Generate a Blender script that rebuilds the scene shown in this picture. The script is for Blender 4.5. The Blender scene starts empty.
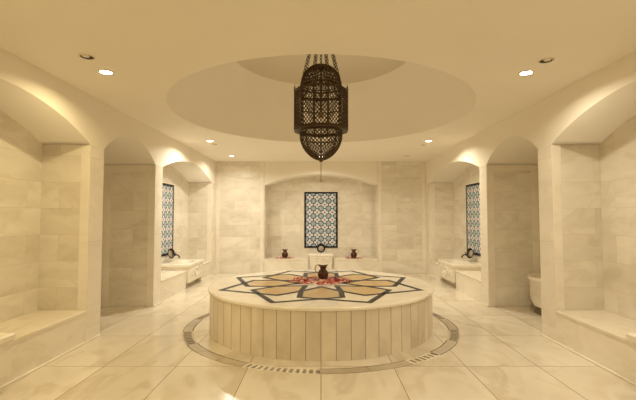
import bpy, bmesh, math, random
from math import pi, sin, cos, atan2, sqrt, radians as R
from mathutils import Vector, Matrix
random.seed(7)
S = bpy.context.scene
COL = S.collection

# ------------------------------------------------------------------ dimensions (metres)
HC = 1.35            # camera height
CEIL = 2.685
WX = 2.53            # side wall plane
BY = 9.61            # back wall plane
FY = -1.3            # front wall (behind the camera)
SPR = 2.145          # arch springing
DC = 5.18            # dais centre
DOMEC = 5.18

# ------------------------------------------------------------------ node helpers
def new_mat(name):
    m = bpy.data.materials.new(name); m.use_nodes = True
    nt = m.node_tree; nt.nodes.clear()
    out = nt.nodes.new('ShaderNodeOutputMaterial')
    b = nt.nodes.new('ShaderNodeBsdfPrincipled')
    nt.links.new(b.outputs[0], out.inputs[0])
    return m, nt, b
def setin(nt, sock, v):
    if isinstance(v, bpy.types.NodeSocket): nt.links.new(v, sock)
    else: sock.default_value = v
def mth(nt, op, a, b=0.0, c=0.0):
    n = nt.nodes.new('ShaderNodeMath'); n.operation = op
    setin(nt, n.inputs[0], a); setin(nt, n.inputs[1], b); setin(nt, n.inputs[2], c)
    return n.outputs[0]
def mixc(nt, f, a, b, mode='MIX'):
    n = nt.nodes.new('ShaderNodeMix'); n.data_type = 'RGBA'; n.blend_type = mode
    setin(nt, n.inputs[0], f)
    for s, v in ((n.inputs[6], a), (n.inputs[7], b)):
        setin(nt, s, v if isinstance(v, bpy.types.NodeSocket) else (*v, 1.0))
    return n.outputs[2]
def ramp(nt, f, stops):
    n = nt.nodes.new('ShaderNodeValToRGB'); setin(nt, n.inputs[0], f)
    e = n.color_ramp.elements
    while len(e) < len(stops): e.new(0.5)
    for k, (p, c) in enumerate(stops):
        e[k].position = p; e[k].color = (*c, 1) if len(c) == 3 else c
    return n.outputs[0]
def comb(nt, x, y, z=0.0):
    n = nt.nodes.new('ShaderNodeCombineXYZ')
    setin(nt, n.inputs[0], x); setin(nt, n.inputs[1], y); setin(nt, n.inputs[2], z)
    return n.outputs[0]
def sepa(nt, v):
    n = nt.nodes.new('ShaderNodeSeparateXYZ'); nt.links.new(v, n.inputs[0]); return n.outputs
def objco(nt):
    return nt.nodes.new('ShaderNodeTexCoord').outputs['Object']
def noise(nt, vec, scale, detail=4, dist=0.0, w=None, rough=.55):
    n = nt.nodes.new('ShaderNodeTexNoise')
    if w is not None:
        n.noise_dimensions = '4D'; setin(nt, n.inputs['W'], w)
    setin(nt, n.inputs['Vector'], vec)
    n.inputs['Scale'].default_value = scale; n.inputs['Detail'].default_value = detail
    n.inputs['Distortion'].default_value = dist; n.inputs['Roughness'].default_value = rough
    return n.outputs['Fac']
def vscale(nt, v, s):
    n = nt.nodes.new('ShaderNodeVectorMath'); n.operation = 'MULTIPLY'
    nt.links.new(v, n.inputs[0]); n.inputs[1].default_value = s; return n.outputs[0]

CREAM_A = (.87, .825, .735); CREAM_B = (.655, .595, .495)
GROUT = (.62, .545, .43)
def marble(name, mode='wall', bw=.60, bh=.287, off=(0, 0), a=CREAM_A, b=CREAM_B, grout=GROUT, rough=.28,
           stagger=.5, vein=.6, msize=.0018):
    """Cream veined marble laid as slabs. mode: wall / floor / plain."""
    m, nt, bs = new_mat(name)
    co = objco(nt); x, y, z = sepa(nt, co)
    if mode == 'plain':
        r = None; w = .3
    else:
        if mode == 'wall':
            g = nt.nodes.new('ShaderNodeNewGeometry')
            nx = sepa(nt, g.outputs['True Normal'])[0]
            sel = mth(nt, 'GREATER_THAN', mth(nt, 'ABSOLUTE', nx), .5)
            u = mth(nt, 'ADD', mth(nt, 'MULTIPLY', y, sel), mth(nt, 'MULTIPLY', x, mth(nt, 'SUBTRACT', 1.0, sel)))
            v = z
        else:
            u, v = x, y
        vec = comb(nt, mth(nt, 'ADD', u, off[0] + 30 * bw), mth(nt, 'ADD', v, off[1] + 30 * bh))
        br = nt.nodes.new('ShaderNodeTexBrick'); nt.links.new(vec, br.inputs['Vector'])
        br.offset = stagger; br.offset_frequency = 2
        br.inputs['Color1'].default_value = (0, 0, 0, 1); br.inputs['Color2'].default_value = (1, 1, 1, 1)
        br.inputs['Mortar'].default_value = (.3, .3, .3, 1)
        br.inputs['Scale'].default_value = 1.0
        br.inputs['Mortar Size'].default_value = msize; br.inputs['Mortar Smooth'].default_value = .3
        br.inputs['Bias'].default_value = 0
        br.inputs['Brick Width'].default_value = bw; br.inputs['Row Height'].default_value = bh
        r = sepa(nt, br.outputs['Color'])[0]
        w = mth(nt, 'MULTIPLY', r, 23.0)
    stretched = vscale(nt, co, (1.0, .8, 1.9) if mode != 'floor' else (1.0, .55, 1.0))
    n1 = noise(nt, stretched, 1.25, 3, .7, w)
    n2 = noise(nt, stretched, 2.3, 3, 1.1, w, .5)
    t = ramp(nt, n1, [(.36, (0, 0, 0)), (.64, (1, 1, 1))])
    if r is not None:
        t = mth(nt, 'ADD', mth(nt, 'MULTIPLY', t, .54), mth(nt, 'MULTIPLY', r, .34))
    else:
        t = mth(nt, 'MULTIPLY', t, .6)
    c = mixc(nt, t, a, b)
    veins = ramp(nt, n2, [(.30, (.93, .91, .87)), (.42, (1, 1, 1)), (.51, (1, 1, 1)), (.61, (.86, .83, .77)), (.72, (1, 1, 1))])
    c = mixc(nt, vein, c, mixc(nt, 1.0, c, veins, 'MULTIPLY'))
    if r is not None:
        c = mixc(nt, br.outputs['Fac'], c, grout)
    nt.links.new(c, bs.inputs['Base Color'])
    bs.inputs['Roughness'].default_value = rough
    return m
def plain(name, col, rough=.6, metal=0.0, var=0.0, vs=8, spec=None):
    m, nt, bs = new_mat(name)
    if var:
        n = noise(nt, objco(nt), vs, 4)
        c = mixc(nt, n, tuple(x * (1 - var) for x in col), tuple(min(1, x * (1 + var)) for x in col))
        nt.links.new(c, bs.inputs['Base Color'])
    else: bs.inputs['Base Color'].default_value = (*col, 1)
    bs.inputs['Roughness'].default_value = rough; bs.inputs['Metallic'].default_value = metal
    if spec is not None: bs.inputs['Specular IOR Level'].default_value = spec
    return m
def glow(name, col, strength):
    m, nt, bs = new_mat(name)
    bs.inputs['Base Color'].default_value = (*col, 1)
    bs.inputs['Emission Color'].default_value = (*col, 1); bs.inputs['Emission Strength'].default_value = strength
    return m

M = {}
M['plaster'] = plain('cream_plaster', (.84, .785, .68), .75, 0, .03, 1.2)
M['wall'] = marble('marble_wall_tiles', 'wall', .78, .2865, (.13, -.30))
M['pier'] = marble('marble_pier_slabs', 'wall', 3.0, .93, (1.1, -.15), a=(.87, .815, .72), b=(.76, .70, .60), rough=.25, vein=.35)
M['floor'] = marble('marble_floor_tiles', 'floor', .655, .93, (0, -3.68), a=(.81, .75, .64), b=(.64, .57, .455), rough=.17,
                    stagger=0, vein=1.0, grout=(.30, .23, .14), msize=.004)
M['slab'] = marble('polished_marble_slab', 'plain', a=(.865, .805, .70), b=(.74, .66, .53), rough=.17, vein=.7)
M['top'] = marble('pale_platform_marble', 'plain', a=(.91, .86, .76), b=(.83, .765, .645), rough=.15, vein=.5)
M['basin'] = marble('carved_marble', 'plain', a=(.87, .815, .715), b=(.76, .70, .59), rough=.3, vein=.5)
M['trim'] = marble('marble_edge_trim', 'plain', a=(.87, .815, .72), b=(.78, .71, .59), rough=.3, vein=.3)
M['greystone'] = marble('grey_brown_marble', 'plain', a=(.55, .48, .38), b=(.36, .30, .22), rough=.3, vein=.8)
M['darkstone'] = plain('dark_brown_stone', (.16, .11, .065), .5, 0, .3, 6)
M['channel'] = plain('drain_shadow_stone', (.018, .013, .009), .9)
M['dark_inlay'] = plain('dark_grey_marble_inlay', (.038, .031, .024), .5, 0, .3, 10, .2)
M['gold_inlay'] = plain('honey_marble_inlay', (.62, .43, .195), .22, 0, .18, 7)
M['iron'] = plain('blackened_brass', (.085, .052, .024), .5, .4, .35, 14)
M['copper'] = plain('aged_copper', (.085, .036, .018), .4, .6, .3, 12)
M['brass'] = plain('pale_brass', (.62, .47, .25), .4, .5)
M['bronze'] = plain('dark_bronze', (.045, .036, .028), .35, .8, .25, 20)
M['tin'] = plain('tinned_metal', (.50, .45, .38), .38, .6, .3, 30)
M['black'] = plain('black_recess', (.015, .012, .01), .6)
M['white_metal'] = plain('white_painted_metal', (.75, .68, .54), .45)
M['red'] = plain('red_petal', (.55, .028, .022), .6, 0, .3, 20)
M['pink'] = plain('pale_petal', (.80, .50, .40), .6, 0, .15, 20)
M['lamp'] = glow('lit_lamp_face', (1.0, .84, .58), 22.0)
M['bulb'] = plain('amber_bulb_glass', (.45, .28, .10), .2)
M['navy'] = plain('navy_border_tile', (.010, .009, .022), .35, 0, 0, 8, .25)
M['chalk'] = plain('light_edge_strip', (.86, .80, .66), .5)

def dais_side():
    m, nt, bs = new_mat('vertical_marble_slabs')
    co = objco(nt); x, y, z = sepa(nt, co)
    ang = mth(nt, 'ARCTAN2', y, x)
    k = mth(nt, 'MULTIPLY', ang, 60 / (2 * pi))
    fl = mth(nt, 'FLOOR', k); fr = mth(nt, 'FRACT', k)
    wn = nt.nodes.new('ShaderNodeTexWhiteNoise'); wn.noise_dimensions = '1D'
    nt.links.new(fl, wn.inputs['W']); r = wn.outputs['Value']
    n = noise(nt, vscale(nt, co, (1.3, 1.3, .7)), 2.4, 5, 1.0, mth(nt, 'MULTIPLY', r, 17.0))
    t = mth(nt, 'ADD', mth(nt, 'MULTIPLY', ramp(nt, n, [(.35, (0, 0, 0)), (.7, (1, 1, 1))]), .6), mth(nt, 'MULTIPLY', r, .32))
    c = mixc(nt, t, (.87, .79, .65), (.56, .485, .36))
    e = mth(nt, 'MINIMUM', fr, mth(nt, 'SUBTRACT', 1.0, fr))
    j = mth(nt, 'LESS_THAN', e, .022)
    c = mixc(nt, j, c, (.30, .23, .14))
    nt.links.new(c, bs.inputs['Base Color']); bs.inputs['Roughness'].default_value = .3
    return m
M['dais_side'] = dais_side()

def iznik():
    """Ottoman-style repeat: navy rosettes on pale aqua with orange dots; object x,z in metres, pitch .19."""
    m, nt, bs = new_mat('patterned_tile_glaze')
    x, y, z = sepa(nt, objco(nt))
    P = .19
    u = mth(nt, 'DIVIDE', x, P); v = mth(nt, 'DIVIDE', z, P)
    def cell(a):   # -0.5..0.5 about integer
        return mth(nt, 'SUBTRACT', mth(nt, 'FRACT', mth(nt, 'ADD', a, .5)), .5)
    def rad(a, b): return mth(nt, 'SQRT', mth(nt, 'ADD', mth(nt, 'MULTIPLY', a, a), mth(nt, 'MULTIPLY', b, b)))
    def band(r, lo, hi): return mth(nt, 'MULTIPLY', mth(nt, 'GREATER_THAN', r, lo), mth(nt, 'LESS_THAN', r, hi))
    cu, cv = cell(u), cell(v); r = rad(cu, cv); th = mth(nt, 'ARCTAN2', cv, cu)
    du, dv = cell(mth(nt, 'ADD', u, .5)), cell(mth(nt, 'ADD', v, .5)); d = rad(du, dv); td = mth(nt, 'ARCTAN2', dv, du)
    c8 = mth(nt, 'COSINE', mth(nt, 'MULTIPLY', th, 8.0))
    c = mixc(nt, 0.0, (.60, .71, .76), (.60, .71, .76))
    # rosette: scalloped navy ring, white petals, inner navy wheel
    ringout = mth(nt, 'ADD', .405, mth(nt, 'MULTIPLY', c8, .025))
    navy = (.016, .014, .055)
    c = mixc(nt, mth(nt, 'LESS_THAN', r, ringout), c, navy)
    pet = mth(nt, 'MULTIPLY', band(r, .14, .30), mth(nt, 'GREATER_THAN', mth(nt, 'SINE', mth(nt, 'MULTIPLY', th, 8.0)), -.25))
    c = mixc(nt, pet, c, (.58, .67, .72))
    c = mixc(nt, mth(nt, 'LESS_THAN', r, .12), c, (.58, .66, .62))
    c = mixc(nt, mth(nt, 'LESS_THAN', r, .05), c, (.10, .25, .30))
    # links between rosettes
    link = mth(nt, 'MULTIPLY', mth(nt, 'LESS_THAN', mth(nt, 'MINIMUM', mth(nt, 'ABSOLUTE', cu), mth(nt, 'ABSOLUTE', cv)), .05),
               mth(nt, 'GREATER_THAN', r, .41))
    c = mixc(nt, link, c, navy)
    # orange flower between
    four = mth(nt, 'ADD', .135, mth(nt, 'MULTIPLY', mth(nt, 'COSINE', mth(nt, 'MULTIPLY', td, 4.0)), .03))
    c = mixc(nt, mth(nt, 'LESS_THAN', d, mth(nt, 'ADD', four, .04)), c, (.64, .70, .72))
    c = mixc(nt, mth(nt, 'LESS_THAN', d, four), c, (.62, .13, .05))
    nt.links.new(c, bs.inputs['Base Color']); bs.inputs['Roughness'].default_value = .3; bs.inputs['Specular IOR Level'].default_value = .3
    return m
M['iznik'] = iznik()

# ------------------------------------------------------------------ mesh helpers
class MB:
    def __init__(s): s.bm = bmesh.new()
    def face(s, pts, mi=0, smooth=False):
        f = s.bm.faces.new([s.bm.verts.new(p) for p in pts]); f.material_index = mi; f.smooth = smooth; return f
    def box(s, a, b, mi=0, bev=0.0, seg=2):
        lo = Vector([min(p, q) for p, q in zip(a, b)]); hi = Vector([max(p, q) for p, q in zip(a, b)])
        r = bmesh.ops.create_cube(s.bm, size=1.0)
        vs = r['verts']; c = (lo + hi) / 2; d = hi - lo
        for v in vs: v.co = Vector((v.co.x * d.x, v.co.y * d.y, v.co.z * d.z)) + c
        fs = {f for v in vs for f in v.link_faces}
        for f in fs: f.material_index = mi
        if bev:
            es = list({e for v in vs for e in v.link_edges})
            bmesh.ops.bevel(s.bm, geom=es, offset=bev, segments=seg, affect='EDGES', profile=.5)
    def lathe(s, prof, c=(0, 0, 0), n=32, mi=0, smooth=True, sx=1.0, sy=1.0, closed=False, ph=0.0):
        rings = []
        for r, z in prof:
            if r < 1e-6: rings.append([s.bm.verts.new((c[0], c[1], c[2] + z))])
            else: rings.append([s.bm.verts.new((c[0] + r * sx * cos(ph + 2 * pi * k / n), c[1] + r * sy * sin(ph + 2 * pi * k / n), c[2] + z)) for k in range(n)])
        pairs = list(zip(rings, rings[1:]))
        if closed: pairs.append((rings[-1], rings[0]))
        for A, B in pairs:
            for k in range(n):
                k2 = (k + 1) % n
                if len(A) == 1 and len(B) == 1: continue
                vs = [A[0], B[k2], B[k]] if len(A) == 1 else [A[k], A[k2], B[0]] if len(B) == 1 else [A[k], A[k2], B[k2], B[k]]
                f = s.bm.faces.new(vs); f.material_index = mi; f.smooth = smooth
        return rings
    def tube(s, pts, r, n=8, closed=False, mi=0, cap=True):
        pts = [Vector(p) for p in pts]; N = len(pts); rings = []
        rr = r if isinstance(r, (list, tuple)) else [r] * N
        up = None
        for i in range(N):
            if closed: t = pts[(i + 1) % N] - pts[i - 1]
            else: t = pts[min(i + 1, N - 1)] - pts[max(i - 1, 0)]
            t.normalize()
            if up is None:
                up = t.orthogonal().normalized()
            up = (up - t * up.dot(t))
            up = up.normalized() if up.length > 1e-6 else t.orthogonal().normalized()
            w = t.cross(up)
            rings.append([s.bm.verts.new(pts[i] + (up * cos(2 * pi * k / n) + w * sin(2 * pi * k / n)) * rr[i]) for k in range(n)])
        pr = list(zip(rings, rings[1:])) + ([(rings[-1], rings[0])] if closed else [])
        for A, B in pr:
            for k in range(n):
                f = s.bm.faces.new([A[k], A[(k + 1) % n], B[(k + 1) % n], B[k]]); f.smooth = True; f.material_index = mi
        if cap and not closed:
            s.bm.faces.new(rings[0][::-1]); s.bm.faces.new(rings[-1])
    def rect_hole(s, x0, x1, y0, y1, cx, cy, rx, ry, z, n=96, mi=0, up=True):
        """flat rectangle with an elliptical hole; returns the rim points"""
        angs = sorted({2 * pi * k / n for k in range(n)} | {atan2(Y - cy, X - cx) % (2 * pi) for X in (x0, x1) for Y in (y0, y1)})
        inn, out = [], []
        for a in angs:
            c, si = cos(a), sin(a)
            # rim point in the same direction
            k = 1 / sqrt((c / rx) ** 2 + (si / ry) ** 2)
            inn.append(s.bm.verts.new((cx + c * k, cy + si * k, z)))
            t = min([((x1 if c > 0 else x0) - cx) / c if abs(c) > 1e-9 else 1e9, ((y1 if si > 0 else y0) - cy) / si if abs(si) > 1e-9 else 1e9])
            out.append(s.bm.verts.new((cx + c * t, cy + si * t, z)))
        N = len(angs)
        for k in range(N):
            j = (k + 1) % N
            f = s.bm.faces.new([inn[k], out[k], out[j], inn[j]] if up else [inn[k], inn[j], out[j], out[k]])
            f.material_index = mi
        return inn
    def build(s, name, mats, parent=None, merge=1e-5, fix=False):
        if merge: bmesh.ops.remove_doubles(s.bm, verts=s.bm.verts, dist=merge)
        if fix: bmesh.ops.recalc_face_normals(s.bm, faces=s.bm.faces)
        me = bpy.data.meshes.new(name); s.bm.to_mesh(me); s.bm.free()
        for m in (mats if isinstance(mats, (list, tuple)) else [mats]): me.materials.append(m)
        o = bpy.data.objects.new(name, me); COL.objects.link(o)
        if parent: o.parent = parent
        return o
def tag(o, label=None, cat=None, group=None, kind=None):
    if label: o['label'] = label
    if cat: o['category'] = cat
    if group: o['group'] = group
    if kind: o['kind'] = kind
    return o
def empty(name, loc=(0, 0, 0), rz=0.0):
    o = bpy.data.objects.new(name, None); o.empty_display_size = .05; COL.objects.link(o)
    o.location = loc; o.rotation_euler = (0, 0, rz); return o
def thing(name, label, cat, loc=(0, 0, 0), rz=0.0, group=None):
    return tag(empty(name, loc, rz), label, cat, group)
def copy_tree(o, parent=None):
    c = o.copy(); COL.objects.link(c)
    if parent: c.parent = parent
    for ch in list(o.children): copy_tree(ch, c)
    return c
def struct(o, label=None, cat=None): return tag(o, label, cat, None, 'structure')

# ------------------------------------------------------------------ side walls with arched niches
OPEN = {  # name: y0, y1, rise, depth
    'bench': (1.88, 4.366, .30, .53), 'door': (4.64, 6.093, .275, 1.0), 'basin': (6.366, 9.253, .26, .53)}
def arch_z(t, y0, y1, rise, spr=SPR):
    h = (y1 - y0) / 2; rad = (h * h + rise * rise) / (2 * rise); c = (y0 + y1) / 2
    return spr + rise - rad + sqrt(max(rad * rad - (t - c) ** 2, 0))
def side_wall(s, name, label):
    mb = MB(); X = s * WX
    def f(pts, mi): mb.face(pts, mi)
    def frontq(a, b, z0, z1, mi): f([(X, a, z0), (X, b, z0), (X, b, z1), (X, a, z1)], mi)
    edges = [FY] + [v for o in OPEN.values() for v in o[:2]] + [BY]
    for a, b in zip(edges[0::2], edges[1::2]):
        frontq(a, b, 0, SPR, 1 if a > 0 else 2); frontq(a, b, SPR, CEIL, 0)
    for y0, y1, rise, dep in OPEN.values():
        N = 40; ys = [y0 + (y1 - y0) * k / N for k in range(N + 1)]; XB = s * (WX + dep)
        for a, b in zip(ys, ys[1:]):
            za, zb = arch_z(a, y0, y1, rise), arch_z(b, y0, y1, rise)
            f([(X, a, za), (X, b, zb), (X, b, CEIL), (X, a, CEIL)], 0)
            mb.face([(X, a, za), (XB, a, za), (XB, b, zb), (X, b, zb)], 0, True)
            f([(XB, a, 0), (XB, b, 0), (XB, b, zb), (XB, a, za)], 2)
        for yy in (y0, y1): f([(X, yy, 0), (XB, yy, 0), (XB, yy, SPR), (X, yy, SPR)], 2)
    return struct(mb.build(name, [M['plaster'], M['pier'], M['wall']]), label, 'wall')
side_wall(-1, 'wall_left', 'left wall of three arched marble niches under cream plaster')
side_wall(1, 'wall_right', 'right wall of three arched marble niches under cream plaster')

# back wall with its wide shallow niche
NX, NR, ND, NS = 1.355, .27, .53, 2.12
mb = MB()
for s in (-1, 1):
    a, b = sorted((s * NX, s * WX))
    mb.face([(a, BY, 0), (b, BY, 0), (b, BY, CEIL), (a, BY, CEIL)], 1)
    mb.face([(s * NX, BY, 0), (s * NX, BY + ND, 0), (s * NX, BY + ND, NS), (s * NX, BY, NS)], 1)
N = 48
xs = [-NX + 2 * NX * k / N for k in range(N + 1)]
for a, b in zip(xs, xs[1:]):
    za, zb = arch_z(a, -NX, NX, NR, NS), arch_z(b, -NX, NX, NR, NS)
    mb.face([(a, BY, za), (b, BY, zb), (b, BY, CEIL), (a, BY, CEIL)], 0)
    mb.face([(a, BY, za), (a, BY + ND, za), (b, BY + ND, zb), (b, BY, zb)], 0, True)
    mb.face([(a, BY + ND, 0), (b, BY + ND, 0), (b, BY + ND, zb), (a, BY + ND, za)], 1)
struct(mb.build('wall_back', [M['plaster'], M['wall']]), 'marble back wall with a wide arched niche', 'wall')
mb = MB(); mb.face([(-WX, FY, 0), (WX, FY, 0), (WX, FY, CEIL), (-WX, FY, CEIL)])
struct(mb.build('wall_front', M['wall']), 'plain marble wall behind the viewpoint', 'wall')

# trims: edge boards on niche jambs, borders of the doorway tiling, strips on the back wall
tn = [0]
def trim(a, b, mat='trim', name=None):
    tn[0] += 1
    mb = MB(); mb.box(a, b, 0, .0015, 1)
    return struct(mb.build(name or 'trim_%d' % tn[0], M[mat]), 'narrow cream marble edging strip', 'trim')
T = .005
for s in (-1, 1):
    for key, (y0, y1, rise, dep) in OPEN.items():
        base = .345 if key != 'door' else 0
        trim((s * (WX + .002), y1 - T, base), (s * (WX + .10), y1 + .001, SPR))
        trim((s * (WX + .002), y0 - .001, base), (s * (WX + .10), y0 + T, SPR))
    y1 = OPEN['door'][1]
    trim((s * (WX + .68), y1 - T, 0), (s * (WX + .78), y1 + .001, SPR))
    trim((s * (WX + .101), y1 - T, SPR - .085), (s * (WX + .679), y1 + .001, SPR))
    trim((s * 1.38, BY - .008, 0), (s * 1.455, BY + .001, CEIL - .002))
    trim((s * (WX - .001), BY - .10, 0), (s * (WX - .008), BY - .009, SPR))
    trim((s * (WX - .10), BY - .008, 0), (s * (WX - .009), BY + .001, CEIL - .002))
# thin skirting strips at the foot of the side walls
for s, nm in ((-1, 'left'), (1, 'right')):
    mb = MB()
    for a, b in ((1.88, 4.64), (6.093, 6.366), (8.51, BY - .11)):
        mb.box((s * (WX - .022), a, 0), (s * (WX + .001), b, .016), 0, .003, 1)
    struct(mb.build('baseboard_' + nm, M['trim']), 'thin marble skirting along the %s wall' % nm, 'baseboard')

# ceiling with dome
DRX, DRY = 1.88, 1.95
mb = MB()
mb.rect_hole(-WX, WX, FY, BY, 0, DOMEC, DRX, DRY, CEIL, 128, 0, False)
prof = [(1.0, 0.0)]
r1 = 1.217 / 1.91
z1 = 3.49 - CEIL
for k in range(1, 13):
    t = k / 12
    prof.append((1 - (1 - r1) * t + .030 * sin(pi * t), z1 * t + .035 * sin(pi * t)))
mb.lathe(prof, (0, DOMEC, CEIL), 128, 0, True, DRX, DRY)
prof = [(r1, z1)]
for k in range(1, 9):
    t = k / 8 * pi / 2; prof.append((r1 * cos(t) if k < 8 else 0, z1 + .62 * sin(t)))
mb.lathe(prof, (0, DOMEC, CEIL), 128, 0, True, DRX, DRY)
ceil = struct(mb.build('ceiling', M['plaster'], None, 0), 'cream plaster ceiling with a round stepped dome', 'ceiling')

# floor with drain channel hole
RO, RI = 1.68, 1.56
mb = MB()
mb.rect_hole(-3.6, 3.6, FY, BY + .6, 0, DC, RO, RO, 0, 128, 0, True)
mb.lathe([(0, 0), (RI, 0)], (0, DC, 0), 128, 0, False)
struct(mb.build('floor', M['floor'], None, 1e-5, True), 'polished cream marble floor of large slabs', 'floor')
if COL.objects['floor'].data.polygons[0].normal.z < 0: COL.objects['floor'].data.flip_normals()

# ------------------------------------------------------------------ drain ring
dr = thing('floor_drain', 'ring shaped drain channel in the floor around the round marble slab', 'drain', (0, DC, 0))
mb = MB()
mb.lathe([(RO, 0), (RO, -.16), (RI, -.16), (RI, 0)], (0, 0, 0), 128, 0, False)
mb.build('channel', M['channel'], dr)
def sector(mb, r0, r1, a0, a1, z0, z1, mi=0):
    n = max(1, int(abs(a1 - a0) / R(3)) + 1)
    for k in range(n):
        a, b = a0 + (a1 - a0) * k / n, a0 + (a1 - a0) * (k + 1) / n
        P = lambda r, t, z: (r * cos(t), r * sin(t), z)
        mb.face([P(r0, a, z1), P(r1, a, z1), P(r1, b, z1), P(r0, b, z1)], mi)
        mb.face([P(r0, a, z0), P(r0, a, z1), P(r0, b, z1), P(r0, b, z0)], mi)
        mb.face([P(r1, a, z1), P(r1, a, z0), P(r1, b, z0), P(r1, b, z1)], mi)
    for a in (a0, a1):
        P = lambda r, t, z: (r * cos(t), r * sin(t), z)
        mb.face([P(r0, a, z0), P(r1, a, z0), P(r1, a, z1), P(r0, a, z1)], mi)
A0 = -pi / 2   # towards the camera
def ang(d): return A0 + R(d)
grates = [(-25.2, -.4, 12), (30.5, 44.0, 6), (-76, -58, 8), (62, 78, 8), (96, 112, 7), (-112, -96, 7)]
zt = .0006
for a, b, n in grates:
    mb = MB(); p = (b - a) / n
    sector(mb, RI + .001, RI + .02, ang(a), ang(b), -.03, zt); sector(mb, RO - .016, RO - .001, ang(a), ang(b), -.03, zt)
    for k in range(n):
        sector(mb, RI + .02, RO - .016, ang(a + p * k), ang(a + p * (k + .42)), -.03, zt)
    mb.build('slotted_slab', M['slab'] if a in (-25.2, 30.5) else M['greystone'], dr)['label'] = 'marble slab with drain slots'
gs = sorted(grates)
for k, g in enumerate(gs):
    a = g[1]; b = gs[k + 1][0] if k + 1 < len(gs) else gs[0][0] + 360
    n = max(1, round((b - a) / 13)); p = (b - a) / n
    for q in range(n):
        mb = MB(); sector(mb, RI + .008, RO - .007, ang(a + p * q + .12), ang(a + p * (q + 1) - .12), -.03, zt)
        mb.build('cover_slab', M['greystone'], dr)

# ------------------------------------------------------------------ dais (heated stone)
DH = .50
da = thing('round_marble_platform', 'large round marble platform with a star inlaid top standing mid floor', 'platform', (0, DC, 0))
mb = MB(); mb.lathe([(1.378, 0), (1.378, DH - .036)], (0, 0, 0), 132, 0, True)
mb.build('drum', M['dais_side'], da)['label'] = 'drum faced with upright marble slabs'
mb = MB()
RT = 1.397
mb.lathe([(1.30, DH - .036), (RT - .008, DH - .036), (RT, DH - .028), (RT, DH - .012), (RT - .004, DH - .004), (RT - .014, DH), (0, DH)], (0, 0, 0), 132, 0, False)
mb.build('top_slab', M['top'], da)
# star inlay, geometry from one radial hexagon repeated eight times
mb = MB()
a_out, c_out, c_in, a_in, hw, tip = .985, .90, .555, .27, .228, 1.258
hexa = [(0, -a_out), (-hw, -c_out), (-hw, -c_in), (0, -a_in), (hw, -c_in), (hw, -c_out)]
def rot(p, t): return (p[0] * cos(t) - p[1] * sin(t), p[0] * sin(t) + p[1] * cos(t))
def bar(p, q, w, z):
    p, q = Vector(p), Vector(q); d = (q - p).normalized(); nrm = Vector((-d.y, d.x)) * w / 2
    p2, q2 = p - d * w * .35, q + d * w * .35
    c = [p2 + nrm, p2 - nrm, q2 - nrm, q2 + nrm]
    mb.face([(v.x, v.y, z) for v in c][::1], 1)
BW = .063
for k in range(8):
    t = k * pi / 4
    h = [rot(p, t) for p in hexa]
    mb.face([(x, y, DH + .0008) for x, y in h], 0)
    for i in range(6): bar(h[i], h[(i + 1) % 6], BW, DH + .0012 + .00004 * k + .000006 * i)
    for sg in (-1, 1):
        tp = rot((tip * sin(R(22.5)) * sg, -tip * cos(R(22.5))), t)
        bar(h[0], tp, BW, DH + .0016 + .00004 * k)
bm_in = mb
o = bm_in.build('star_inlay', [M['gold_inlay'], M['dark_inlay']], da, 0, True)
if o.data.polygons[0].normal.z < 0: o.data.flip_normals()
for p in o.data.polygons:
    if p.normal.z < 0: p.flip()
o['label'] = 'eight pointed star of dark lines with honey coloured panels'

# ------------------------------------------------------------------ benches
def bench(label, a, b, group=None):
    """a, b opposite corners of the plan; top at .345"""
    x0, x1 = sorted((a[0], b[0])); y0, y1 = sorted((a[1], b[1]))
    cx, cy = (x0 + x1) / 2, (y0 + y1) / 2
    t = thing('marble_bench', label, 'bench', (cx, cy, 0), 0, group)
    mb = MB(); mb.box((x0 - cx, y0 - cy, 0), (x1 - cx, y1 - cy, .318)); mb.build('front_panel', M['basin'], t)
    g = .008
    dx0 = g if abs(x0) < abs(x1) and x0 > 2 else 0
    dx1 = g if abs(x1) < abs(x0) and x1 < -2 else 0
    dy = g if y1 > 9.9 else 0
    mb = MB(); mb.box((x0 - cx - dx0, y0 - cy - dy, .318), (x1 - cx + dx1, y1 - cy, .345), 0, .004, 2); mb.build('seat_slab', M['slab'], t)
    return t
E = .002
G = 'marble benches built into the niches'
for s, side in ((-1, 'left'), (1, 'right')):
    xa, xb = s * WX, s * (WX + .53 - E)
    bench('low marble bench filling the nearest %s niche beside the tall arch' % side, (xa, 3.20), (xb, 4.366 - E), G)
    bench('short marble bench end at the near side of the nearest %s niche' % side, (xa, 1.88 + E), (xb, 2.15), G)
    bench('low marble bench nearer the viewer than the basin in the far %s niche' % side, (xa, 6.366 + E), (xb, 7.555), G)
    bench('low marble bench beyond the basin in the far %s niche by the back wall' % side, (xa, 8.495), (xb, 9.253 - E), G)
bench('long marble bench in the back niche under the left copper jug', (-NX + E, BY), (-.295, BY + ND - E), G)
bench('long marble bench in the back niche under the right copper jug', (.295, BY), (NX - E, BY + ND - E), G)

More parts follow.
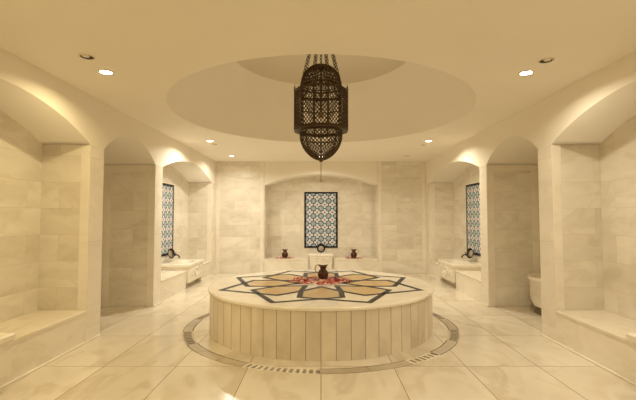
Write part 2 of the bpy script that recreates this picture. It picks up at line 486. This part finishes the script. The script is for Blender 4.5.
# ------------------------------------------------------------------ basins
def heart_pts(cx, cz, sc, y, n=28):
    out = []
    for k in range(n):
        t = 2 * pi * k / n
        x = 16 * sin(t) ** 3; z = 13 * cos(t) - 5 * cos(2 * t) - 2 * cos(3 * t) - cos(4 * t)
        out.append((cx + x / 16 * sc, y, cz + z / 16 * sc))
    return out
def basin(label, W, D, loc, rz, style, zt=.46, group='carved marble wash basins'):
    """front faces -Y locally, back at y=0, front at y=-D"""
    t = thing('wash_basin', label, 'basin', loc, rz, group)
    z0 = .10; mb = MB()
    cy = -D / 2 - .02; rx, ry = W * .40, D * .36
    inn = mb.rect_hole(-W / 2 + .012, W / 2 - .012, -D + .012, -.0, 0, cy, rx, ry, zt, 48)
    # bowl
    prev = inn
    for q in range(1, 7):
        tt = q / 6; f = cos(tt * pi / 2 * .92); dz = .16 * sin(tt * pi / 2)
        cur = [mb.bm.verts.new((v.co.x * f, cy + (v.co.y - cy) * f, zt - dz)) for v in inn]
        for k in range(len(inn)):
            j = (k + 1) % len(inn)
            fc = mb.bm.faces.new([prev[k], prev[j], cur[j], cur[k]]); fc.smooth = True
        prev = cur
    mb.bm.faces.new(prev[::-1])
    # outer faces with chamfered rim
    def loop(i, z, back=0.0): return [(-W / 2 + i, -back, z), (-W / 2 + i, -D + i, z), (W / 2 - i, -D + i, z), (W / 2 - i, -back, z)]
    L = [loop(.012, zt), loop(0, zt - .012), loop(0, zt - .05), loop(.014, zt - .06), loop(.014, z0 + .03), loop(.03, z0)]
    for A, B in zip(L, L[1:]):
        for k in range(4):
            j = (k + 1) % 4
            if k == 3: continue
            mb.face([A[k], B[k], B[j], A[j]])
    mb.face(L[-1])
    mb.build('bowl', M['basin'], t, 1e-5)
    mb = MB(); mb.box((-W / 2 + .06, -D + .13, 0), (W / 2 - .06, -.01, z0)); mb.build('pedestal', M['greystone'], t)
    mb = MB(); yf = -D + .014
    if style == 'heart':
        zc = (z0 + zt) / 2 - .01
        mb.tube(heart_pts(0, zc, .115, yf, 32), .014, 8, True)
        for sg in (-1, 1):
            pts = [(sg * (.17 + .10 * sin(q / 10 * pi)), yf, zc - .09 + .19 * q / 10) for q in range(11)]
            mb.tube(pts, [.004 + .009 * sin(q / 10 * pi) for q in range(11)], 8)
            pts = [(sg * (.30 + .06 * cos(q / 12 * 1.5 * pi)), yf, zc + .02 + .06 * sin(q / 12 * 1.5 * pi)) for q in range(13)]
            mb.tube(pts, .009, 8)
        mb.tube([(0, yf, zc - .1), (0, yf, zc + .02)], .01, 8)
    else:
        n = 4; w = (W - .08) / n
        for k in range(n):
            xc = -W / 2 + .04 + w * (k + .5)
            mb.tube([(xc + w * .44 * cos(q / 12 * pi), yf, zt - .17 + .09 * sin(q / 12 * pi)) for q in range(13)], .014, 8)
            mb.tube([(xc - w * .44, yf, zt - .17), (xc - w * .44, yf, z0 + .05)], .012, 8)
        mb.tube([(W / 2 - .04, yf, zt - .17), (W / 2 - .04, yf, z0 + .05)], .008, 8)
    mb.build('carved_relief', M['basin'], t)
    return t
for s, side in ((-1, 'left'), (1, 'right')):
    rz = -pi / 2 if s < 0 else pi / 2
    rz = pi / 2 if s < 0 else -pi / 2
    # local -Y must point to the room centre
    basin('heart carved marble basin in the far %s niche below the tile panel' % side, .93, .585, (s * (WX + .53 - E), 8.025, 0), rz, 'heart')
    basin('heart carved marble basin at the %s edge of the photo, set in the nearest bench' % side, 1.02, .66, (s * (WX + .53 - E), 2.675, 0), rz, 'heart', .445)
basin('small marble basin with carved arches under the central tile panel', .58, .61, (0, BY + ND - E, 0), 0, 'arches', .47)
def round_basin(label, W, D, loc, rz, z0, zt):
    t = thing('wash_basin', label, 'basin', loc, rz)
    def half(rx, ry, z, n=24): return [Vector((-rx * cos(pi * k / n), -ry * max(sin(pi * k / n), 0) ** .75, z)) for k in range(n + 1)]
    def shells(mb, L, smooth=True):
        for A, B in zip(L, L[1:]):
            for k in range(len(A) - 1): mb.face([A[k], B[k], B[k + 1], A[k + 1]], 0, smooth)
    mb = MB(); w = W / 2
    shells(mb, [half(w - .09, D - .09, zt - .10), half(w - .055, D - .055, zt - .01), half(w - .045, D - .045, zt)])
    shells(mb, [half(w - .045, D - .045, zt), half(w - .006, D - .006, zt)], False)
    shells(mb, [half(w - .006, D - .006, zt), half(w, D, zt - .008), half(w, D, zt - .045), half(w - .02, D - .02, zt - .06), half(w - .025, D - .025, z0 + .10), half(w - .07, D - .07, z0)])
    for zz, r in ((zt - .10, .09), (z0, .07)): mb.face(half(w - r, D - r, zz))
    mb.build('bowl', M['basin'], t)
    mb = MB(); a, b = half(w - .10, D - .10, z0), half(w - .07, D - .07, 0); shells(mb, [a, b]); mb.face(b)
    mb.build('pedestal', M['darkstone'], t)['label'] = 'dark stone foot'
    return t
round_basin('round fronted marble basin half hidden by the pillar in the tall right arch', .86, .585, (WX + 1.0 - E, 5.64, 0), -pi / 2, .10, .51)

# ------------------------------------------------------------------ patterned tile panels
def panel(label, loc, rz):
    t = thing('tile_panel', label, 'tile panel', loc, rz, 'blue patterned tile panels')
    W, H, B = .76, 1.33, .042
    mb = MB(); mb.box((-W / 2, -.012, 0), (W / 2, 0, H)); mb.build('tile_field', M['iznik'], t)
    mb = MB()
    mb.box((-W / 2 - B, -.015, -B), (-W / 2, 0, H + B)); mb.box((W / 2, -.015, -B), (W / 2 + B, 0, H + B))
    mb.box((-W / 2, -.015, -B), (W / 2, 0, 0)); mb.box((-W / 2, -.015, H), (W / 2, 0, H + B))
    mb.build('border', M['navy'], t)['label'] = 'dark navy tile border'
    mb = MB(); mb.box((-W / 2 - B - .01, -.03, H + B), (W / 2 + B + .01, 0, H + B + .018), 0, .003, 1)
    mb.build('top_ledge', M['chalk'], t)
    return t
panel('blue and orange patterned tile panel centred in the back niche', (0, BY + ND - .001, .615), 0)
panel('patterned tile panel in the far left niche, partly behind the pillar', (-(WX + .53) + .001, 7.85, .635), pi / 2)
panel('patterned tile panel in the far right niche, partly behind the pillar', ((WX + .53) - .001, 7.97, .645), -pi / 2)

# ------------------------------------------------------------------ taps and bowls
def tap(label, loc, rz):
    t = thing('wall_tap', label, 'tap', loc, rz, 'dark bronze wall taps')
    mb = MB()
    def ly(r, y): return (r, y)
    # flange + body along -Y
    prof = [(0, 0), (.045, 0), (.045, .008), (.02, .014), (.018, .05), (.026, .06), (.026, .085), (.016, .095), (0, .095)]
    mb.lathe(prof, (0, 0, 0), 20)
    for v in mb.bm.verts: v.co = Vector((v.co.x, -v.co.z, v.co.y))
    mb.build('body', M['bronze'], t, 1e-5, True)
    mb = MB()
    mb.tube([(0, -.075, 0), (0, -.12, .012), (0, -.16, .006), (0, -.18, -.02), (0, -.185, -.05)], [.014, .013, .013, .013, .016], 10)
    mb.build('spout', M['bronze'], t)
    for sg in (-1, 1):
        mb = MB()
        mb.tube([(sg * .02, -.07, 0), (sg * .085, -.07, .012)], .011, 10)
        c = Vector((sg * .092, -.07, .014))
        for q in range(4):
            a = q * pi / 2 + .4
            mb.tube([c, c + Vector((0, cos(a) * .045, sin(a) * .045))], [.007, .009], 8)
        mb.build('cross_handle', M['bronze'], t)
    return t
def bowl(label, loc, rz, tilt):
    t = tag(empty('hammam_bowl', loc, rz), label, 'bowl', 'metal washing bowls')
    t.rotation_euler = (tilt, 0, rz)
    mb = MB()
    rb = .098
    mb.lathe([(0, -.012), (.03, -.012), (.06, -.018), (.088, -.040), (rb, -.055), (rb + .004, -.058), (rb - .006, -.060), (.083, -.040), (.055, -.024), (.0, -.020)], (0, 0, 0), 32)
    for v in mb.bm.verts: v.co = Vector((v.co.x, v.co.z, v.co.y + rb))
    mb.build('shell', M['bronze'], t, 1e-5, True)
    mb = MB(); mb.lathe([(.0, -.0265), (.05, -.0255), (.066, -.032), (.062, -.034), (0, -.0285)], (0, 0, 0), 28)
    mb.lathe([(0, -.036), (.012, -.034), (.020, -.027)], (0, 0, 0), 16)
    for v in mb.bm.verts: v.co = Vector((v.co.x, v.co.z, v.co.y + rb))
    mb.build('tinned_lining', M['tin'], t, 1e-5, True)['label'] = 'pale tinned inside'
    return t
XS = WX + .53
tap('dark bronze tap above the basin in the far left niche', (-XS + .014, 8.12, .575), pi / 2)
tap('dark bronze tap above the basin in the far right niche', (XS - .014, 8.16, .575), -pi / 2)
tap('dark bronze tap behind the bowl under the central tile panel', (0, BY + ND - .014, .64), 0)
bowl('round metal bowl propped beside the tap in the far left niche', (-XS + .085, 7.90, .53), pi / 2 - .3, -.15)
bowl('round metal bowl propped beside the tap in the far right niche', (XS - .085, 7.94, .53), -pi / 2 + .3, -.15)
bowl('round metal bowl propped under the middle of the central tile panel', (0, BY + ND - .215, .472), 0, -.10)

# ------------------------------------------------------------------ copper jugs
def jug(label, loc, rz, sc=1.0):
    t = thing('copper_jug', label, 'jug', loc, rz, 'copper jugs among petals')
    mb = MB()
    prof = [(0, 0), (.042, 0), (.046, .006), (.058, .025), (.070, .055), (.073, .080), (.066, .108), (.048, .130), (.038, .145), (.037, .155), (.046, .175), (.056, .196),
            (.053, .196), (.043, .174), (.033, .155), (.034, .145), (.044, .13), (.06, .108), (.066, .08), (.06, .04), (0, .02)]
    mb.lathe(prof, (0, 0, 0), 32)
    for v in mb.bm.verts:      # saddle-shaped lip: raised spout and raised back
        if v.co.z > .15:
            k = (v.co.z - .15) / .046; rr = sqrt(v.co.x ** 2 + v.co.y ** 2); c = v.co.x / rr
            v.co.z += k * (.016 * c * c - .006); v.co.x *= 1 + .22 * k * abs(c)
    mb.build('body', M['copper'], t, 1e-5, True)
    mb = MB()
    mb.tube([(-.052, 0, .192), (-.075, 0, .200), (-.100, 0, .185), (-.110, 0, .150), (-.100, 0, .115), (-.066, 0, .092)], [.006, .007, .0075, .0075, .007, .006], 10)
    mb.build('handle', M['brass'], t)['label'] = 'pale brass handle'
    t.scale = (sc,) * 3
    return t
jug('copper jug among petals on the round star inlaid platform', (.028, 5.46, DH + .002), 0)
jug('copper jug among petals on the back bench left of the central basin', (-.885, 9.86, .345), 0, 1.08)
jug('copper jug among petals on the back bench right of the central basin', (.805, 9.86, .345), pi, 1.08)

# ------------------------------------------------------------------ rose petals
def petal_mesh(mat):
    mb = MB(); n = 5; V = {}
    for i in range(n):
        for j in range(n):
            u, v = i / (n - 1) * 2 - 1, j / (n - 1) * 2 - 1
            w = .75 + .25 * v
            x = u * .018 * w * (1 - .25 * v * v); y = v * .021
            z = .006 * u * u + .005 * v * v + .0008
            V[i, j] = mb.bm.verts.new((x, y, z))
    for i in range(n - 1):
        for j in range(n - 1):
            f = mb.bm.faces.new([V[i, j], V[i + 1, j], V[i + 1, j + 1], V[i, j + 1]]); f.smooth = True
    r = bmesh.ops.solidify(mb.bm, geom=list(mb.bm.faces), thickness=.0008)
    return mb.build('rose_petal', mat)
pr, pp = petal_mesh(M['red']), petal_mesh(M['pink'])
first = {0: True, 1: True}
taken = []
def put(kind, x, y, z, label, group, sc):
    src = (pr, pp)[kind]
    if first[kind]: o = src; first[kind] = False
    else:
        o = src.copy(); COL.objects.link(o)
    o.location = (x, y, z); o.rotation_euler = (random.uniform(-.25, .25), random.uniform(-.25, .25), random.uniform(0, 2 * pi))
    o.scale = (sc,) * 3
    tag(o, label, 'petal', group)
def scatter(cx, cy, rx, ry, z, n, where, jx, jy, dmin=.033, sc0=1.0, jr=.075):
    k = 0; tries = 0; spots = []
    while k < n and tries < 9000:
        tries += 1
        a = random.uniform(0, 2 * pi); q = sqrt(random.random()) ** .9
        x, y = cx + rx * q * cos(a), cy + ry * q * sin(a)
        if (x - jx) ** 2 + (y - jy) ** 2 < jr ** 2: continue
        if any((x - p[0]) ** 2 + (y - p[1]) ** 2 < dmin ** 2 for p in spots): continue
        spots.append((x, y)); kind = 0 if random.random() < .64 else 1
        put(kind, x, y, z + .004, ('red', 'pale pink')[kind] + ' rose petal lying ' + where, ('red', 'pale')[kind] + ' petals ' + where, sc0 * random.uniform(.85, 1.25)); k += 1
scatter(-.01, 5.36, .42, .31, DH + .004, 170, 'around the jug on the round platform', .028, 5.46)
scatter(-.875, 9.83, .225, .13, .345, 26, 'around the left jug on the back bench', -.885, 9.86, .036, 1.1, .085)
scatter(.81, 9.83, .225, .13, .345, 26, 'around the right jug on the back bench', .805, 9.86, .036, 1.1, .085)

# ------------------------------------------------------------------ lantern
LY = DOMEC
ln = thing('hanging_lantern', 'large pierced metal lantern hanging on chains under the dome', 'lantern', (0, LY, 0))
NS_ = 12
def ring_pt(r, z, a): return Vector((r * cos(a), r * sin(a), z))
PH = pi / 12
def lattice(name, corner, nu, nv, th, parent, label=None):
    """diamond lattice over a four-sided patch; corner(u,v)->Vector. Every diamond is a face, the Wireframe modifier turns edges into bars."""
    mb = MB(); cache = {}
    def vert(i, j):
        if (i, j) not in cache: cache[i, j] = mb.bm.verts.new(corner(i / (2 * nu), j / (2 * nv)))
        return cache[i, j]
    for i in range(2 * nu + 1):
        for j in range(2 * nv + 1):
            if (i + j) % 2: # centre of a diamond
                q = [(i - 1, j), (i, j - 1), (i + 1, j), (i, j + 1)]
                q = [p for p in q if 0 <= p[0] <= 2 * nu and 0 <= p[1] <= 2 * nv]
                if len(q) >= 3: mb.bm.faces.new([vert(*p) for p in q])
    o = mb.build(name, M['iron'], parent, 0)
    w = o.modifiers.new('bars', 'WIREFRAME'); w.thickness = th; w.use_even_offset = False; w.use_boundary = True
    if label: o['label'] = label
    return o
RB, ZT, ZB = .350, 2.985, 2.475
RD, ZD0, ZD1 = .262, 3.055, 3.335       # upper dome
RL, ZL0 = .272, 2.455                    # lower bowl
def bowl_r(t):  # t 0 top .. 1 bottom
    return RL * (1 - t ** 2.3) ** .62
for k in range(NS_):
    a, b = PH + 2 * pi * k / NS_, PH + 2 * pi * (k + 1) / NS_
    A, B = lambda r, z: ring_pt(r, z, a), lambda r, z: ring_pt(r, z, b)
    lattice('lattice_panel', lambda u, v: A(RB, ZB + (ZT - ZB) * v).lerp(B(RB, ZB + (ZT - ZB) * v), u), 4, 9, .0135, ln)
    lattice('shoulder_panel', lambda u, v: A(RB + (RD - RB) * v, ZT + (ZD0 - ZT) * v).lerp(B(RB + (RD - RB) * v, ZT + (ZD0 - ZT) * v), u), 4, 1, .0135, ln)
    def dm(u, v):
        t = v * .93; r = RD * cos(t * pi / 2) ** .8; z = ZD0 + (ZD1 - ZD0) * sin(t * pi / 2)
        return ring_pt(r, z, a + (b - a) * u)
    lattice('dome_panel', dm, 3, 6, .0125, ln)
NB = 8
for k in range(NB):
    a, b = 2 * pi * k / NB, 2 * pi * (k + 1) / NB
    def lb(u, v):
        t = v * .955
        return ring_pt(bowl_r(t), ZL0 - .37 * t, a + (b - a) * u)
    lattice('bowl_panel', lb, 4, 7, .0135, ln)
# frame
mb = MB()
def poly_ring(r, z, n, ph, th, hh=None):
    mb.tube([ring_pt(r, z, ph + 2 * pi * k / n) for k in range(n)], th, 6, True)
for z, th in ((ZT, .011), (ZT - .015, .008), ((ZT + ZB) / 2 + .07, .008), (ZB, .012), (ZB + .02, .008)): poly_ring(RB + .002, z, NS_, PH, th)
for k in range(NS_):
    a = PH + 2 * pi * k / NS_
    mb.tube([ring_pt(RB + .002, ZB, a), ring_pt(RB + .002, ZT, a)], .009, 6)
    mb.tube([ring_pt(RB, ZT, a), ring_pt(RD, ZD0, a)], .007, 6)
    mb.tube([ring_pt(RD * cos(t * pi / 2 * .95) ** .8 + .002, ZD0 + (ZD1 - ZD0) * sin(t * pi / 2 * .95), a) for t in [q / 10 for q in range(11)]], .007, 6)
poly_ring(RD + .003, ZD0, 24, 0, .012); poly_ring(RD - .002, ZD0 + .035, 24, 0, .006)
mb.build('frame', M['iron'], ln)
mb = MB()
mb.lathe([(RB, ZB - .012), (RB, ZB - .006), (RL, ZB - .006), (RL, ZB - .012)], (0, 0, 0), NS_, 0, False, 1, 1, True, PH)
poly_ring(RL + .003, ZL0, 32, 0, .010); poly_ring(RL + .002, ZL0 - .085, 32, 0, .007)
for k in range(NB):
    a = 2 * pi * k / NB
    mb.tube([ring_pt(bowl_r(t) + .002, ZL0 - .37 * t, a) for t in [q / 16 * .97 for q in range(17)]], .0075, 6)
mb.lathe([(0, 2.062), (.018, 2.066), (.03, 2.082), (.034, 2.098), (.05, 2.106), (.052, 2.116), (0, 2.13)], (0, 0, 0), 20)
mb.build('bowl_frame', M['iron'], ln)
mb = MB()
mb.lathe([(0, 3.36), (.008, 3.352), (.016, 3.342), (.045, 3.335), (.055, 3.318), (.06, 3.305)], (0, 0, 0), 20)
mb.build('crown_cap', M['iron'], ln)
for k in range(NS_):
    a = PH + 2 * pi * k / NS_
    mb = MB(); c = ring_pt(RB, ZT, a)
    mb.lathe([(.012, 0), (.014, .015), (.006, .022), (.011, .035), (.004, .05), (0, .085)], c, 8); mb.build('spike', M['iron'], ln)
mb = MB(); mb.lathe([(0, 1.80), (.005, 1.805), (.0055, 1.83), (.0035, 1.84), (.0035, 2.065), (0, 2.07)], (0, 0, 0), 10); mb.build('pull_rod', M['iron'], ln)
mb = MB(); mb.tube([(0, 0, 2.75), (0, 0, 3.33)], .012, 8); mb.build('bulb_stem', M['iron'], ln)
mb = MB(); mb.lathe([(0, 2.64), (.02, 2.645), (.03, 2.67), (.025, 2.71), (.018, 2.75), (0, 2.755)], (0, 0, 0), 20); mb.build('bulb', M['bulb'], ln)
# chains
HOOK = Vector((0, 0, 4.06))
def link(mb, c, d, flip, L=.056, w=.016, th=.0046):
    d = d.normalized(); s1 = d.orthogonal().normalized(); s2 = d.cross(s1)
    s = s1 if flip else s2
    pts = []
    for q in range(12):
        t = 2 * pi * q / 12
        pts.append(c + s * (w * cos(t)) + d * (L / 2 * sin(t)))
    mb.tube(pts, th, 5, True)
for k in range(8):
    a = 2 * pi * k / 8 + pi / 8
    p0 = ring_pt(RD + .006, ZD0 + .02, a); p1 = HOOK + ring_pt(.03, 0, a)
    d = p1 - p0; n = int(d.length / .042); mb = MB()
    for q in range(n + 1): link(mb, p0 + d * (q / n), d, q % 2)
    mb.build('chain', M['iron'], ln)
mb = MB(); d = Vector((0, 0, 1)); p0 = Vector((0, 0, 3.36))
n = int((HOOK.z - 3.36) / .042)
for q in range(n + 1): link(mb, p0 + Vector((0, 0, (HOOK.z - 3.36) * q / n)), d, q % 2)
mb.build('chain', M['iron'], ln)
mb = MB()
mb.lathe([(.0, 4.108), (.06, 4.103), (.06, 4.09), (.03, 4.07), (.04, 4.055), (.03, 4.045), (0, 4.045)], (0, 0, 0), 20); mb.build('ceiling_hook', M['iron'], ln)

# ------------------------------------------------------------------ ceiling lamps
WARM, MID, PALE = (1.0, .815, .44), (1.0, .90, .68), (1.0, .93, .76)
LIT = [(-1.98, 3.63, .62, WARM, 'lit ceiling spotlight nearest the viewer on the left'), (1.90, 3.65, .70, MID, 'lit ceiling spotlight nearest the viewer on the right'),
       (-1.95, 6.97, 1.5, PALE, 'lit ceiling spotlight over the left basin niche'), (1.89, 6.97, 1.3, MID, 'lit ceiling spotlight over the right basin niche'),
       (-1.95, 8.70, .72, PALE, 'small lit ceiling spotlight near the back wall'), (0, 8.75, .75, PALE, 'lit ceiling spotlight hidden behind the lantern near the back niche'),
       (-1.95, 1.70, .74, WARM, 'lit ceiling spotlight behind the view on the left'), (1.92, 1.70, .74, MID, 'lit ceiling spotlight behind the view on the right'),
       (-.9, -.45, .3, MID, 'added fill light on the ceiling behind the view, left one'), (.9, -.45, .3, MID, 'added fill light on the ceiling behind the view, right one')]  # this last pair is unseen fill, added to lift the ambient light
LAMP_W = 16.5
def ring_mesh(mb, r0, r1, z0, z1):
    mb.lathe([(r0, z1), (r0, z0), (r0 + .004, z0 - .001), (r1, z0 + .004), (r1, z1)], (0, 0, 0), 32)
src = None
for k, (x, y, pw, colr, lab) in enumerate(LIT):
    if src is None:
        src = t = thing('ceiling_spotlight', lab, 'ceiling light', (x, y, CEIL), 0, 'lit ceiling spotlights')
        mb = MB(); ring_mesh(mb, .052, .066, -.006, -.0002); mb.build('trim_ring', M['white_metal'], t)
        mb = MB(); mb.lathe([(0, -.0045), (.052, -.0035)], (0, 0, 0), 28); mb.build('lamp_face', M['lamp'], t, 1e-5)
    else:
        t = copy_tree(src); t.location = (x, y, CEIL); tag(t, lab)
    if k in (4, 5): t.scale = (.8, .8, 1)
    L = bpy.data.lights.new('spot_light', 'AREA'); L.shape = 'DISK'; L.size = .10; L.spread = R(156); L.energy = LAMP_W * pw; L.color = colr
    lo = bpy.data.objects.new('spot_light', L); COL.objects.link(lo); lo.location = (x, y, CEIL - .012)
DARK = [(-1.95, 3.28, 1.0, 'dark recessed ceiling lamp, unlit, beside the brightest left spotlight'), (1.92, 3.36, 1.0, 'dark recessed ceiling lamp, unlit, beside the near right spotlight'),
        (-1.95, 7.28, .85, 'tiny dark ceiling sensor beside the far left spotlight'), (1.90, 7.36, .85, 'tiny dark ceiling sensor beside the far right spotlight'),
        (1.88, 8.68, 1.0, 'dark unlit ceiling lamp near the back wall on the right')]
src = None
for k, (x, y, sc, lab) in enumerate(DARK):
    if src is None:
        src = t = thing('ceiling_downlight', lab, 'ceiling light', (x, y, CEIL), 0, 'dark ceiling fittings')
        mb = MB(); ring_mesh(mb, .052, .068, -.005, -.0002); mb.build('trim_ring', M['white_metal'], t)
        mb = MB(); mb.lathe([(.0, -.003), (.052, -.003)], (0, 0, 0), 28); mb.build('dark_face', M['black'], t, 1e-5)
        mb = MB(); mb.lathe([(0, -.010), (.014, -.009), (.028, -.0055), (.030, -.0032)], (0, -.020, 0), 24); mb.build('lamp_cap', M['white_metal'], t, 1e-5)
    else:
        t = copy_tree(src); t.location = (x, y, CEIL); tag(t, lab)
    t.scale = (sc, sc, 1)
# ------------------------------------------------------------------ world, camera, view
w = bpy.data.worlds.new('room_dark'); S.world = w; w.use_nodes = True
w.node_tree.nodes['Background'].inputs[0].default_value = (1, .85, .6, 1)
w.node_tree.nodes['Background'].inputs[1].default_value = 0.02
cam = bpy.data.cameras.new('camera'); co = bpy.data.objects.new('camera', cam); COL.objects.link(co)
co.location = (0, 0, HC); co.rotation_euler = (pi / 2 + math.atan(17 / 400), 0, 0)
cam.sensor_fit = 'HORIZONTAL'; cam.sensor_width = 36.0; cam.lens = 36.0 * 400 / 636
cam.shift_x = -3 / 636
cam.clip_start = .05
S.camera = co
try:
    S.cycles.diffuse_bounces = 8; S.cycles.max_bounces = 12; S.cycles.sample_clamp_indirect = 6.0
except Exception: pass
v = S.view_settings
v.view_transform = 'Standard'; v.look = 'None'; v.gamma = 1.0; v.use_curve_mapping = False; v.exposure = 0.40
